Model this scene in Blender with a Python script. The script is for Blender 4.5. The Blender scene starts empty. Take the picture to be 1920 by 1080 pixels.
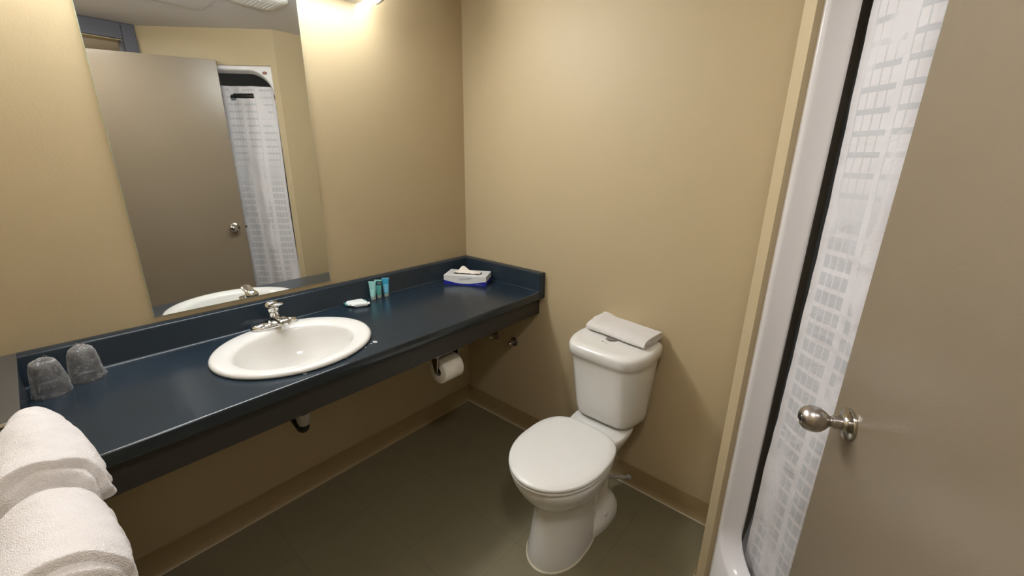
import bpy, bmesh, math, random
from mathutils import Vector, Matrix, noise
D = bpy.data
SC = bpy.context.scene
COL = SC.collection
PI = math.pi
rnd = random.Random(7)

# ------------------------------------------------------------------ camera
CAM = Vector((1.7410, -1.6313, 1.4906))
def setup_camera():
    y, p, r = math.radians(40.408), math.radians(-17.178), math.radians(0.7436)
    fw = Vector((-math.sin(y) * math.cos(p), math.cos(y) * math.cos(p), math.sin(p)))
    rt = Vector((math.cos(y), math.sin(y), 0)); up = rt.cross(fw)
    rt2 = rt * math.cos(r) + up * math.sin(r); up2 = -rt * math.sin(r) + up * math.cos(r)
    M = Matrix((rt2, up2, -fw)).transposed().to_4x4(); M.translation = CAM
    c = D.cameras.new('camera'); c.sensor_width = 36; c.lens = 779.97 / 1920 * 36
    c.clip_start = 0.02
    o = D.objects.new('camera', c); COL.objects.link(o); o.matrix_world = M
    SC.camera = o
setup_camera()

# ------------------------------------------------------------------ world and exposure
w = D.worlds.new('world'); SC.world = w; w.use_nodes = True
w.node_tree.nodes['Background'].inputs[0].default_value = (0.75, 0.72, 0.70, 1)
w.node_tree.nodes['Background'].inputs[1].default_value = 0.05
SC.view_settings.view_transform = 'Standard'
SC.view_settings.look = 'None'
SC.view_settings.exposure = 1.36
SC.view_settings.gamma = 1
SC.view_settings.use_curve_mapping = False
VANITY_LIGHT = 14.0      # emission of the acrylic lens above the mirror
HALL_LIGHT = 6.0

def area(name, loc, rot, sx, sy, power, color=(1, 1, 1)):
    l = D.lights.new(name, 'AREA'); l.shape = 'RECTANGLE'; l.size = sx; l.size_y = sy
    l.energy = power; l.color = color
    o = D.objects.new(name, l); COL.objects.link(o); o.location = loc; o.rotation_euler = rot
    return o
area('entry_fill_light', (1.72, -1.40, 2.245), (0, 0, 0), 0.22, 0.22, 3.3, (1.0, 0.98, 0.97))  # added overhead fill behind the camera, no such lamp in view
area('hall_fill_light', (2.75, -1.5, 2.2), (0, 0, 0), 0.3, 0.3, HALL_LIGHT, (1.0, 0.98, 0.96))  # added fill to lighten the hall past the door, source unseen

# ------------------------------------------------------------------ materials
def lin(r, g, b):
    f = lambda c: (c / 255 / 12.92) if c / 255 <= 0.04045 else ((c / 255 + 0.055) / 1.055) ** 2.4
    return (f(r), f(g), f(b), 1)
def mat(name, col, rough=0.5, metal=0.0, spec=0.5, bump=0.0, bscale=200, var=0.0, vscale=6, **kw):
    m = D.materials.new(name); m.use_nodes = True
    nt = m.node_tree; b = nt.nodes['Principled BSDF']
    b.inputs['Base Color'].default_value = col; b.inputs['Roughness'].default_value = rough
    b.inputs['Metallic'].default_value = metal; b.inputs['Specular IOR Level'].default_value = spec
    for k, v in kw.items(): b.inputs[k.replace('_', ' ')].default_value = v
    tc = nt.nodes.new('ShaderNodeTexCoord')
    n = nt.nodes.new('ShaderNodeTexNoise'); n.inputs['Scale'].default_value = vscale
    n.inputs['Detail'].default_value = 4
    nt.links.new(tc.outputs['Object'], n.inputs['Vector'])
    mr = nt.nodes.new('ShaderNodeMapRange')
    mr.inputs[3].default_value = 1 - max(var, .01); mr.inputs[4].default_value = 1 + max(var, .01)
    nt.links.new(n.outputs[0], mr.inputs[0])
    mx = nt.nodes.new('ShaderNodeMix'); mx.data_type = 'RGBA'; mx.blend_type = 'MULTIPLY'
    mx.inputs[0].default_value = 1; mx.inputs[6].default_value = col
    nt.links.new(mr.outputs[0], mx.inputs[7]); nt.links.new(mx.outputs[2], b.inputs['Base Color'])
    if bump:
        n2 = nt.nodes.new('ShaderNodeTexNoise'); n2.inputs['Scale'].default_value = bscale
        n2.inputs['Detail'].default_value = 3
        nt.links.new(tc.outputs['Object'], n2.inputs['Vector'])
        bp = nt.nodes.new('ShaderNodeBump'); bp.inputs['Strength'].default_value = bump
        bp.inputs['Distance'].default_value = 0.002
        nt.links.new(n2.outputs[0], bp.inputs['Height']); nt.links.new(bp.outputs[0], b.inputs['Normal'])
    return m
def N(m, t): return m.node_tree.nodes.new(t)

M_wall = mat('painted_wall_beige', (0.49, 0.395, 0.245, 1), 0.48, spec=0.28, bump=0.15, bscale=160, var=0.02, vscale=3)
M_base = mat('vinyl_cove_base', (0.34, 0.25, 0.125, 1), 0.45, bump=0.1, var=0.05)
M_ceil = mat('ceiling_paint', (0.68, 0.67, 0.70, 1), 0.8, bump=0.3, bscale=120)
M_caulk = mat('caulk', (0.62, 0.55, 0.42, 1), 0.5, var=0.15, vscale=20)
M_lam = mat('dark_blue_laminate', (0.014, 0.026, 0.040, 1), 0.24, spec=0.5, bump=0.06, bscale=500, var=0.12, vscale=18)
M_lamedge = mat('laminate_edge', (0.022, 0.03, 0.036, 1), 0.16, spec=0.5)
M_apron = mat('apron_board', (0.030, 0.027, 0.023, 1), 0.5, var=0.05)
M_ledge = mat('grey_laminate_cap', (0.075, 0.07, 0.062, 1), 0.45, bump=0.1, bscale=400, var=0.08, vscale=40)
M_china = mat('white_vitreous_china', (0.74, 0.73, 0.70, 1), 0.12, spec=0.5, var=0.01)
M_seat = mat('white_plastic_seat', (0.76, 0.75, 0.72, 1), 0.28, var=0.01)
M_fiber = mat('white_fiberglass', (0.84, 0.82, 0.83, 1), 0.20, var=0.015)
M_fiberin = mat('shower_lining', (0.78, 0.80, 0.82, 1), 0.35, var=0.03)
M_chrome = mat('polished_chrome', (0.78, 0.78, 0.78, 1), 0.08, metal=1)
M_chromedark = mat('worn_chrome', (0.35, 0.34, 0.33, 1), 0.25, metal=1)
M_satin = mat('satin_nickel', (0.50, 0.47, 0.45, 1), 0.27, metal=1)
M_nickel = mat('bright_nickel', (0.52, 0.51, 0.47, 1), 0.14, metal=1)
M_black = mat('black_rubber', (0.01, 0.01, 0.01, 1), 0.6)
M_pvc = mat('grey_drain_plastic', (0.42, 0.40, 0.36, 1), 0.45)
M_door = mat('door_paint_taupe', (0.242, 0.195, 0.138, 1), 0.22, spec=0.6, bump=0.15, bscale=260, var=0.04, vscale=2.5)
M_frame = mat('door_frame_dark', (0.050, 0.048, 0.062, 1), 0.45, var=0.05)
M_paper = mat('toilet_tissue', (0.80, 0.77, 0.70, 1), 0.9, bump=0.3, bscale=300)
M_card = mat('cardboard_core', (0.12, 0.09, 0.06, 1), 0.9)
M_blue = mat('box_blue', (0.010, 0.018, 0.32, 1), 0.35, var=0.1, vscale=60)
M_whitecard = mat('box_white', (0.72, 0.73, 0.74, 1), 0.4, var=0.04, vscale=80)
M_script = mat('box_script_ink', (0.28, 0.31, 0.42, 1), 0.5)
M_tissue = mat('soft_tissue', (0.80, 0.75, 0.68, 1), 0.95)
M_tubes = [mat('tube_pale_teal', (0.28, 0.60, 0.58, 1), 0.35, var=0.08, vscale=40),
           mat('tube_green_teal', (0.10, 0.42, 0.40, 1), 0.35, var=0.1, vscale=40),
           mat('tube_blue', (0.03, 0.32, 0.50, 1), 0.35, var=0.08, vscale=40)]
M_tubelab = [mat('tube_label_pale', (0.33, 0.68, 0.66, 1), 0.4), mat('tube_band_dark', (0.008, 0.05, 0.055, 1), 0.4),
             mat('tube_label_sky', (0.16, 0.50, 0.72, 1), 0.4)]
M_tubecap = mat('tube_cap_grey', (0.35, 0.42, 0.40, 1), 0.4)
M_white = mat('white_ink', (0.9, 0.9, 0.9, 1), 0.5)
M_grey = mat('grey_ink', (0.35, 0.34, 0.31, 1), 0.5)
M_soapw = mat('soap_wrapper', (0.78, 0.82, 0.82, 1), 0.35, bump=0.4, bscale=60, var=0.05, vscale=60)
M_soapt = mat('soap_wrapper_teal', (0.10, 0.33, 0.33, 1), 0.35, var=0.2, vscale=90)
M_stain = mat('rust_stain', (0.36, 0.24, 0.11, 1), 0.6, var=0.2, vscale=80)
M_sticker = mat('brown_sticker', (0.26, 0.13, 0.10, 1), 0.5, var=0.4, vscale=300)
M_fan = mat('fan_grille_white', (0.75, 0.74, 0.72, 1), 0.5)
M_metalrod = mat('dark_steel_rod', (0.10, 0.10, 0.10, 1), 0.3, metal=0.8)

# mirror glass
M_mirror = mat('mirror_silver', (0.80, 0.815, 0.80, 1), 0.0, metal=1)
M_mirror_edge = mat('mirror_cut_edge', (0.45, 0.55, 0.42, 1), 0.25)

# floor: olive grey sheet vinyl with faint square tile joints
M_floor = mat('floor_vinyl_tile', (0.20, 0.175, 0.105, 1), 0.38, bump=0.1, bscale=150, var=0.08, vscale=9)
def tile_joints(m):
    nt = m.node_tree; b = nt.nodes['Principled BSDF']
    tc = N(m, 'ShaderNodeTexCoord'); br = N(m, 'ShaderNodeTexBrick')
    br.offset = 0; br.inputs['Scale'].default_value = 1; br.inputs['Mortar Size'].default_value = 0.0012
    br.inputs['Brick Width'].default_value = 0.305; br.inputs['Row Height'].default_value = 0.305
    br.inputs['Mortar Smooth'].default_value = 0.5
    nt.links.new(tc.outputs['Object'], br.inputs['Vector'])
    src = b.inputs['Base Color'].links[0].from_socket
    mx = N(m, 'ShaderNodeMix'); mx.data_type = 'RGBA'; mx.inputs[7].default_value = (0.13, 0.11, 0.075, 1)
    nt.links.new(br.outputs['Fac'], mx.inputs[0]); nt.links.new(src, mx.inputs[6])
    nt.links.new(mx.outputs[2], b.inputs['Base Color'])
tile_joints(M_floor)

# laminate of the counter: a few faint dried water spots
# terry cloth
def terry(name, col, h=0.0015):
    m = mat(name, col, 0.95, spec=0.1, var=0.06, vscale=40)
    nt = m.node_tree; b = nt.nodes['Principled BSDF']
    b.inputs['Sheen Weight'].default_value = 0.35; b.inputs['Sheen Roughness'].default_value = 0.6
    tc = N(m, 'ShaderNodeTexCoord'); v = N(m, 'ShaderNodeTexVoronoi'); v.inputs['Scale'].default_value = 700
    n = N(m, 'ShaderNodeTexNoise'); n.inputs['Scale'].default_value = 260; n.inputs['Detail'].default_value = 6
    nt.links.new(tc.outputs['Object'], v.inputs['Vector']); nt.links.new(tc.outputs['Object'], n.inputs['Vector'])
    ad = N(m, 'ShaderNodeMath'); nt.links.new(v.outputs[0], ad.inputs[0]); nt.links.new(n.outputs[0], ad.inputs[1])
    bp = N(m, 'ShaderNodeBump'); bp.inputs['Strength'].default_value = 0.7; bp.inputs['Distance'].default_value = h
    nt.links.new(ad.outputs[0], bp.inputs['Height']); nt.links.new(bp.outputs[0], b.inputs['Normal'])
    return m
M_terry = terry('white_terry', (0.71, 0.665, 0.645, 1))
M_terry2 = terry('white_washcloth', (0.80, 0.77, 0.74, 1), 0.002)

# clear wrapping film and clear tumbler
def film(name, haze, tint=(1, 1, 1, 1), rough=0.1, edge=0.35):
    m = D.materials.new(name); m.use_nodes = True; nt = m.node_tree
    for n in list(nt.nodes):
        if n.type != 'OUTPUT_MATERIAL': nt.nodes.remove(n)
    out = [n for n in nt.nodes if n.type == 'OUTPUT_MATERIAL'][0]
    tr = N(m, 'ShaderNodeBsdfTransparent'); tr.inputs[0].default_value = tint
    gl = N(m, 'ShaderNodeBsdfGlossy'); gl.inputs['Roughness'].default_value = rough
    df = N(m, 'ShaderNodeBsdfDiffuse'); df.inputs[0].default_value = (0.85, 0.85, 0.87, 1)
    tl = N(m, 'ShaderNodeBsdfTranslucent'); tl.inputs[0].default_value = (0.85, 0.85, 0.87, 1)
    mt = N(m, 'ShaderNodeMixShader'); mt.inputs[0].default_value = 0.5
    nt.links.new(df.outputs[0], mt.inputs[1]); nt.links.new(tl.outputs[0], mt.inputs[2])
    lw = N(m, 'ShaderNodeLayerWeight'); lw.inputs[0].default_value = edge
    tc = N(m, 'ShaderNodeTexCoord'); nz = N(m, 'ShaderNodeTexNoise'); nz.inputs['Scale'].default_value = 70
    nz.inputs['Detail'].default_value = 3; nz.inputs['Distortion'].default_value = 1.2
    nt.links.new(tc.outputs['Object'], nz.inputs['Vector'])
    bp = N(m, 'ShaderNodeBump'); bp.inputs['Strength'].default_value = 0.8; bp.inputs['Distance'].default_value = 0.004
    nt.links.new(nz.outputs[0], bp.inputs['Height'])
    nt.links.new(bp.outputs[0], gl.inputs['Normal'])
    m1 = N(m, 'ShaderNodeMixShader'); nt.links.new(lw.outputs['Fresnel'], m1.inputs[0])
    nt.links.new(tr.outputs[0], m1.inputs[1]); nt.links.new(gl.outputs[0], m1.inputs[2])
    mp = N(m, 'ShaderNodeMapRange'); mp.inputs[1].default_value = 0.45; mp.inputs[2].default_value = 0.8
    mp.inputs[3].default_value = haze * .7; mp.inputs[4].default_value = haze * 2.2
    nt.links.new(nz.outputs[0], mp.inputs[0])
    pw = N(m, 'ShaderNodeMath'); pw.operation = 'POWER'; nt.links.new(lw.outputs['Facing'], pw.inputs[0]); pw.inputs[1].default_value = 3
    ma = N(m, 'ShaderNodeMath'); ma.operation = 'MULTIPLY_ADD'; nt.links.new(pw.outputs[0], ma.inputs[0]); ma.inputs[1].default_value = 0.8
    nt.links.new(mp.outputs[0], ma.inputs[2])
    m2 = N(m, 'ShaderNodeMixShader'); nt.links.new(ma.outputs[0], m2.inputs[0])
    nt.links.new(m1.outputs[0], m2.inputs[1]); nt.links.new(mt.outputs[0], m2.inputs[2])
    nt.links.new(m2.outputs[0], out.inputs[0])
    return m
M_film = film('clear_wrap_film', 0.20, rough=.06)
M_cup = film('clear_cup_plastic', 0.04, rough=0.05)

# shower curtain cloth: woven grid of sheer windows between denser bars (u = across, v = height)
def curtain_material():
    m = D.materials.new('shower_curtain_cloth'); m.use_nodes = True; nt = m.node_tree; L = nt.links
    b = nt.nodes['Principled BSDF']; out = [n for n in nt.nodes if n.type == 'OUTPUT_MATERIAL'][0]
    uv = N(m, 'ShaderNodeUVMap'); sp = N(m, 'ShaderNodeSeparateXYZ'); L.new(uv.outputs[0], sp.inputs[0])
    def math_(op, a, b_=None, c=None):
        n = N(m, 'ShaderNodeMath'); n.operation = op
        for i, v in enumerate((a, b_, c)):
            if v is None: continue
            if isinstance(v, (int, float)): n.inputs[i].default_value = v
            else: L.new(v, n.inputs[i])
        return n.outputs[0]
    u, v = sp.outputs[0], sp.outputs[1]
    CW, RH = 0.022, 0.047
    cu = math_('FRACT', math_('DIVIDE', u, CW)); cv = math_('FRACT', math_('DIVIDE', v, RH))
    gu = math_('FRACT', math_('DIVIDE', u, CW * 5))          # groups: four cells and a gap
    ing = math_('LESS_THAN', gu, 0.8)
    win_u = math_('GREATER_THAN', cu, 0.14); win_v = math_('GREATER_THAN', cv, 0.27)
    win = math_('MULTIPLY', math_('MULTIPLY', win_u, win_v), ing)
    # patches where the weave is plain
    nz = N(m, 'ShaderNodeTexNoise'); nz.inputs['Scale'].default_value = 5.5
    mpv = N(m, 'ShaderNodeMapping'); mpv.inputs['Scale'].default_value = (1.6, 0.5, 1)
    L.new(uv.outputs[0], mpv.inputs[0]); L.new(mpv.outputs[0], nz.inputs['Vector'])
    pl = N(m, 'ShaderNodeMapRange'); L.new(nz.outputs[0], pl.inputs[0])
    pl.inputs[1].default_value = 0.40; pl.inputs[2].default_value = 0.48
    win = math_('MULTIPLY', win, pl.outputs[0])
    # upper part of the print: light windows with dark bars, lower part: dark windows with light bars
    up = N(m, 'ShaderNodeMapRange'); L.new(v, up.inputs[0]); up.inputs[1].default_value = 1.25; up.inputs[2].default_value = 1.5
    grid = math_('MULTIPLY', math_('SUBTRACT', 1, math_('MULTIPLY', win_u, win_v)), math_('MULTIPLY', ing, pl.outputs[0]))
    mixv = N(m, 'ShaderNodeMix'); mixv.data_type = 'FLOAT'; L.new(up.outputs[0], mixv.inputs[0]); L.new(win, mixv.inputs[2]); L.new(grid, mixv.inputs[3])
    cm = N(m, 'ShaderNodeMix'); cm.data_type = 'RGBA'
    cm.inputs[6].default_value = (0.86, 0.83, 0.85, 1); cm.inputs[7].default_value = (0.67, 0.67, 0.69, 1)
    L.new(mixv.outputs[0], cm.inputs[0])
    L.new(cm.outputs[2], b.inputs['Base Color']); b.inputs['Roughness'].default_value = 0.7
    b.inputs['Specular IOR Level'].default_value = 0.2
    n2 = N(m, 'ShaderNodeTexNoise'); n2.inputs['Scale'].default_value = 9; n2.inputs['Detail'].default_value = 5
    n2.inputs['Distortion'].default_value = 0.4
    L.new(uv.outputs[0], n2.inputs['Vector'])
    bp = N(m, 'ShaderNodeBump'); bp.inputs['Strength'].default_value = 0.5; bp.inputs['Distance'].default_value = 0.03
    L.new(n2.outputs[0], bp.inputs['Height']); L.new(bp.outputs[0], b.inputs['Normal'])
    tl = N(m, 'ShaderNodeBsdfTranslucent'); L.new(cm.outputs[2], tl.inputs[0])
    ms = N(m, 'ShaderNodeMixShader'); ms.inputs[0].default_value = 0.22
    L.new(b.outputs[0], ms.inputs[1]); L.new(tl.outputs[0], ms.inputs[2]); L.new(ms.outputs[0], out.inputs[0])
    return m
M_curtain = curtain_material()

M_lens = mat('acrylic_lens_lit', (0.9, 0.9, 0.9, 1), 0.3)
M_lens.node_tree.nodes['Principled BSDF'].inputs['Emission Color'].default_value = (0.97, 1.0, 1.0, 1)
M_lens.node_tree.nodes['Principled BSDF'].inputs['Emission Strength'].default_value = VANITY_LIGHT

# ------------------------------------------------------------------ mesh helpers
def obj(name, bm, m, parent=None, smooth=False, bevel=0.0, seg=2, sub=0, angle=40):
    me = D.meshes.new(name)
    bmesh.ops.recalc_face_normals(bm, faces=bm.faces)
    bm.to_mesh(me); bm.free(); me.materials.append(m)
    o = D.objects.new(name, me); COL.objects.link(o)
    if bevel:
        b = o.modifiers.new('bevel', 'BEVEL'); b.width = bevel; b.segments = seg; b.limit_method = 'ANGLE'
        b.angle_limit = math.radians(35)
    if sub:
        s = o.modifiers.new('sub', 'SUBSURF'); s.levels = sub; s.render_levels = sub
    if smooth or bevel:
        for p in me.polygons: p.use_smooth = True
        try:
            me.set_sharp_from_angle(angle=math.radians(angle))
        except Exception: pass
    if parent:
        o.parent = parent
        o.matrix_parent_inverse = Matrix.Translation(parent.location).inverted() if parent.type == 'EMPTY' and not parent.parent else Matrix.Identity(4)
    return o
def tag(o, label, cat, group=None):
    o['label'] = label; o['category'] = cat
    if group: o['group'] = group
    return o
def thing(name, label, cat, loc, group=None):
    o = D.objects.new(name, None); COL.objects.link(o); o.location = loc; o.empty_display_size = 0.05
    return tag(o, label, cat, group)
def struct(name, bm, m, **k):
    o = obj(name, bm, m, **k); o['kind'] = 'structure'; return o
def box(bm, a, b):
    (x0, y0, z0), (x1, y1, z1) = a, b
    v = [bm.verts.new((x, y, z)) for x in (x0, x1) for y in (y0, y1) for z in (z0, z1)]
    for f in ((0, 1, 3, 2), (4, 6, 7, 5), (0, 4, 5, 1), (2, 3, 7, 6), (0, 2, 6, 4), (1, 5, 7, 3)):
        bm.faces.new([v[i] for i in f])
    return bm
def B(*boxes):
    bm = bmesh.new()
    for a, b in boxes: box(bm, a, b)
    return bm
def prism(bm, pts, z0, z1):
    a = [bm.verts.new((x, y, z0)) for x, y in pts]; b = [bm.verts.new((x, y, z1)) for x, y in pts]
    n = len(pts)
    for i in range(n): bm.faces.new((a[i], a[(i + 1) % n], b[(i + 1) % n], b[i]))
    bm.faces.new(a[::-1]); bm.faces.new(b)
    return bm
def loft(bm, rings, cap0=True, cap1=True, closed=True):
    R = [[bm.verts.new(p) for p in r] for r in rings]
    n = len(R[0])
    for a, b in zip(R, R[1:]):
        for i in range(n if closed else n - 1):
            j = (i + 1) % n
            bm.faces.new((a[i], a[j], b[j], b[i]))
    if cap0: bm.faces.new(R[0][::-1])
    if cap1: bm.faces.new(R[-1])
    return bm
def basis(d):
    d = Vector(d).normalized(); a = Vector((0, 0, 1)) if abs(d.z) < 0.9 else Vector((1, 0, 0))
    x = d.cross(a).normalized(); return x, d.cross(x).normalized(), d
def lathe(bm, org, axis, prof, n=32, sx=1, sy=1):
    """prof = [(radius, distance along the axis)]"""
    x, y, d = basis(axis); org = Vector(org); rings = []
    for r, h in prof:
        rings.append([org + d * h + x * (math.cos(t) * r * sx) + y * (math.sin(t) * r * sy) for t in [2 * PI * i / n for i in range(n)]])
    return loft(bm, rings)
def tube(bm, pts, r, n=12):
    pts = [Vector(p) for p in pts]; rings = []
    px = None
    for i, p in enumerate(pts):
        d = (pts[min(i + 1, len(pts) - 1)] - pts[max(i - 1, 0)]).normalized()
        if px is None: x, y, _ = basis(d)
        else:
            x = (px - d * px.dot(d)).normalized(); y = d.cross(x)
        px = x; rr = r[i] if isinstance(r, (list, tuple)) else r
        rings.append([p + x * math.cos(t) * rr + y * math.sin(t) * rr for t in [2 * PI * k / n for k in range(n)]])
    return loft(bm, rings)
def spline(pts, k=8, closed=False):
    P = [Vector(p) for p in pts]; out = []; n = len(P)
    for i in range(n if closed else n - 1):
        g = lambda j: P[j % n] if closed else P[max(0, min(n - 1, j))]
        a, b, c, d = g(i - 1), g(i), g(i + 1), g(i + 2)
        for s in range(k):
            t = s / k
            out.append(0.5 * ((2 * b) + (c - a) * t + (2 * a - 5 * b + 4 * c - d) * t * t + (3 * b - a - 3 * c + d) * t ** 3))
    if not closed: out.append(P[-1])
    return out

# ------------------------------------------------------------------ diagonal shower front frame
A2 = Vector((1.518, -0.298)); B2 = Vector((2.150, -0.897))
U2 = (B2 - A2).normalized(); N2 = Vector((-U2.y, U2.x)); DLEN = (B2 - A2).length
def dg(s, q, z): p = A2 + U2 * s + N2 * q; return Vector((p.x, p.y, z))
H = 2.29
EX = 2.15

# ------------------------------------------------------------------ room shell
struct('floor', B(((-0.1, -2.6, -0.05), (3.4, 0.1, 0))), M_floor)
struct('ceiling', B(((-0.1, -2.6, H), (3.4, 0.1, H + 0.05))), M_ceil)
struct('wall_mirror', B(((-0.1, -1.95, 0), (0, 0.1, H))), M_wall)
struct('wall_back', B(((0, 0, 0), (1.518, 0.1, H))), M_wall)
pA = [(1.518, 0.1), (1.518, -0.298)] + [tuple(dg(.041, 0, 0)[:2]), tuple(dg(.041, .10, 0)[:2]), (1.62, 0.1)]
bm = bmesh.new(); prism(bm, pA, 0, H)
box_top = [tuple(dg(.041, 0, 0)[:2]), tuple(dg(DLEN, 0, 0)[:2]), tuple(dg(DLEN, .10, 0)[:2]), tuple(dg(.041, .10, 0)[:2])]
prism(bm, box_top, 2.073, H)
prism(bm, [tuple(dg(.845, 0, 0)[:2]), tuple(dg(DLEN, 0, 0)[:2]), tuple(dg(DLEN, .10, 0)[:2]), tuple(dg(.845, .10, 0)[:2])], 0, 2.073)
struct('wall_shower', bm, M_wall)
struct('wall_entry', B(((EX, -0.970, 0), (EX + .1, -0.80, H)), ((EX, -2.0, 0), (EX + .1, -1.42, H)), ((EX, -1.42, 2.19), (EX + .1, -0.970, H))), M_wall)
struct('wall_left', B(((-0.1, -1.95, 0), (EX, -1.80, H)), ((0, -1.80, 0), (0.462, -1.7275, 0.935))), M_wall)
struct('wall_hall', B(((3.3, -2.6, 0), (3.4, 0.1, H)), ((EX + .1, -2.6, 0), (3.3, -2.5, H)), ((2.70, -0.78, 0), (3.3, -0.68, H))), M_wall)
# cove base with a small toe and its caulk line
def cove(name, a, b, inward, m=M_base):
    a = Vector(a); b = Vector(b); inward = Vector(inward)
    prof = [(0, 0), (0.014, 0), (0.010, 0.004), (0.006, 0.012), (0.0035, 0.03), (0.003, 0.103), (0.001, 0.108), (0, 0.108)]
    bm = bmesh.new()
    loft(bm, [[a.to_3d() + inward.to_3d() * p + Vector((0, 0, z)) for p, z in prof], [b.to_3d() + inward.to_3d() * p + Vector((0, 0, z)) for p, z in prof]])
    return struct(name, bm, m)
cove('baseboard_mirror', (0, -1.7275), (0, 0), (1, 0))
cove('baseboard_back', (0.003, 0), (1.518, 0), (0, -1))
cove('baseboard_side', (1.518, -0.003), (1.518, -0.298), (-1, 0))
bm = B(((0.014, -0.019, 0), (1.504, -0.0135, 0.0035)))
struct('trim_1', bm, M_caulk)   # pale caulk bead at the foot of the back wall
# damaged corner at the foot of the shower wall
bm = bmesh.new(); prism(bm, [tuple(dg(-.004, -.004, 0)[:2]), tuple(dg(.042, -.004, 0)[:2]), tuple(dg(.042, .0, 0)[:2]), tuple(dg(-.004, .0, 0)[:2])], 0, 0.028)
struct('trim_2', bm, M_pvc)
# entry door frame (dark)
bm = B(((EX - .022, -0.970, 0), (EX - .001, -0.901, H - .002)), ((EX - .022, -1.50, 2.194), (EX - .001, -0.970, H - .002)), ((EX - .022, -1.50, 0), (EX - .001, -1.425, 2.194)),
       ((EX, -0.982, 0), (EX + .1, -0.971, 2.188)), ((EX, -1.419, 0), (EX + .1, -1.408, 2.188)))
struct('trim_3', bm, M_frame, bevel=0.002)
# ceiling hatch panel outline, exhaust fan
hx0, hx1, hy0, hy1 = 0.82, 1.42, -1.30, -0.71
hatch = obj('ceiling_hatch', B(((hx0, hy0, H - .006), (hx1, hy1, H - .0002))), M_ceil, bevel=0.002)
obj('seam', B(((hx0 - .004, hy0 - .004, H - .0022), (hx1 + .004, hy1 + .004, H - .0003))), M_grey, hatch)
tag(hatch, 'flat painted square access panel set into the grey ceiling, seen in the mirror', 'hatch')
fan = thing('exhaust_fan', 'white rounded exhaust fan cover on the ceiling, seen at the top of the mirror', 'fan', (0.985, -0.585, H))
def rrect2(cx, cy, hx, hy, r, n=6):
    pts = []
    for (sx, sy, a0) in ((1, 1, 0), (-1, 1, 90), (-1, -1, 180), (1, -1, 270)):
        for k in range(n + 1):
            a = math.radians(a0 + 90 * k / n)
            pts.append((cx + sx * (hx - r) + r * math.cos(a), cy + sy * (hy - r) + r * math.sin(a)))
    return pts
bm = bmesh.new()
loft(bm, [[(x, y, z) for x, y in rrect2(.985, -.565, h, h, .04)] for h, z in ((.118, H - .0005), (.117, H - .008), (.108, H - .015), (.09, H - .019), (.08, H - .020))])
obj('fan_cover', bm, M_fan, fan, smooth=True)
bm = bmesh.new()
for k in range(7): box(bm, (.92, -.625 + k * .02, H - .0215), (1.05, -.618 + k * .02, H - .0195))
obj('grille', bm, M_ceil, fan)

lampc = thing('added_fill_lamp', 'added round white body for the fill light on the ceiling, unseen behind the viewer', 'lamp', (1.72, -1.40, H))  # made-up housing for the added entry fill
bm = bmesh.new(); lathe(bm, (1.72, -1.40, H - .0005), (0, 0, -1), [(0.15, 0), (0.15, .02), (0.14, .032), (0.132, .034), (0.132, .030), (.01, .030)], 40); obj('fill_lamp_base', bm, M_fan, lampc, smooth=True)
# ------------------------------------------------------------------ vanity light above the mirror
vl = thing('vanity_light', 'long white fluorescent light bar on the wall above the mirror, its end just in frame', 'light', (0, -1.12, 2.13))
VY0, VY1, VZ = -1.66, -0.530, 2.0755
prof = spline([(0.075, VZ + .14, 0), (0.11, VZ + .135, 0), (0.138, VZ + .10, 0), (0.148, VZ + .05, 0), (0.136, VZ + .012, 0), (0.105, VZ, 0), (0.075, VZ, 0)], 5)
bm = bmesh.new(); loft(bm, [[(p[0], y, p[1]) for p in prof] for y in (VY0 + .012, VY1 - .012)])
obj('lens', bm, M_lens, vl, smooth=True)
for y0, y1 in ((VY0, VY0 + .012), (VY1 - .012, VY1)):
    bm = bmesh.new(); loft(bm, [[(0.075 + (p[0] - .075) * 1.03, y, VZ + .07 + (p[1] - VZ - .07) * 1.03) for p in prof] for y in (y0, y1)])
    obj('end_cap', bm, M_fan, vl, smooth=True)
obj('back_shield', B(((0, VY0, VZ + .004), (0.0745, VY1 - .045, VZ + .145))), M_fan, vl)  # shaped as a shield to cut the lens halo on the wall

# ------------------------------------------------------------------ mirror
mi = thing('wall_mirror_glass', 'large frameless rectangular mirror on the beige wall above the sink', 'mirror', (0, -1.12, .975))
obj('glass', B(((0.0062, -1.4205, .976), (0.0066, -.8195, 2.058))), M_mirror, mi)
obj('backing', B(((0.0002, -1.4215, .975), (0.0061, -.8185, 2.059))), M_mirror_edge, mi)

# ------------------------------------------------------------------ vanity counter
HC, HS, DC, TS, LY = 0.86, 0.9552, 0.5674, 0.0394, -1.7275
ct = thing('vanity_counter', 'dark blue laminate vanity counter with raised backsplash running along the mirror wall', 'counter', (0, -0.86, 0.82))
SX, SY, SRX, SRY = 0.310, -1.107, 0.230, 0.254
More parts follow.
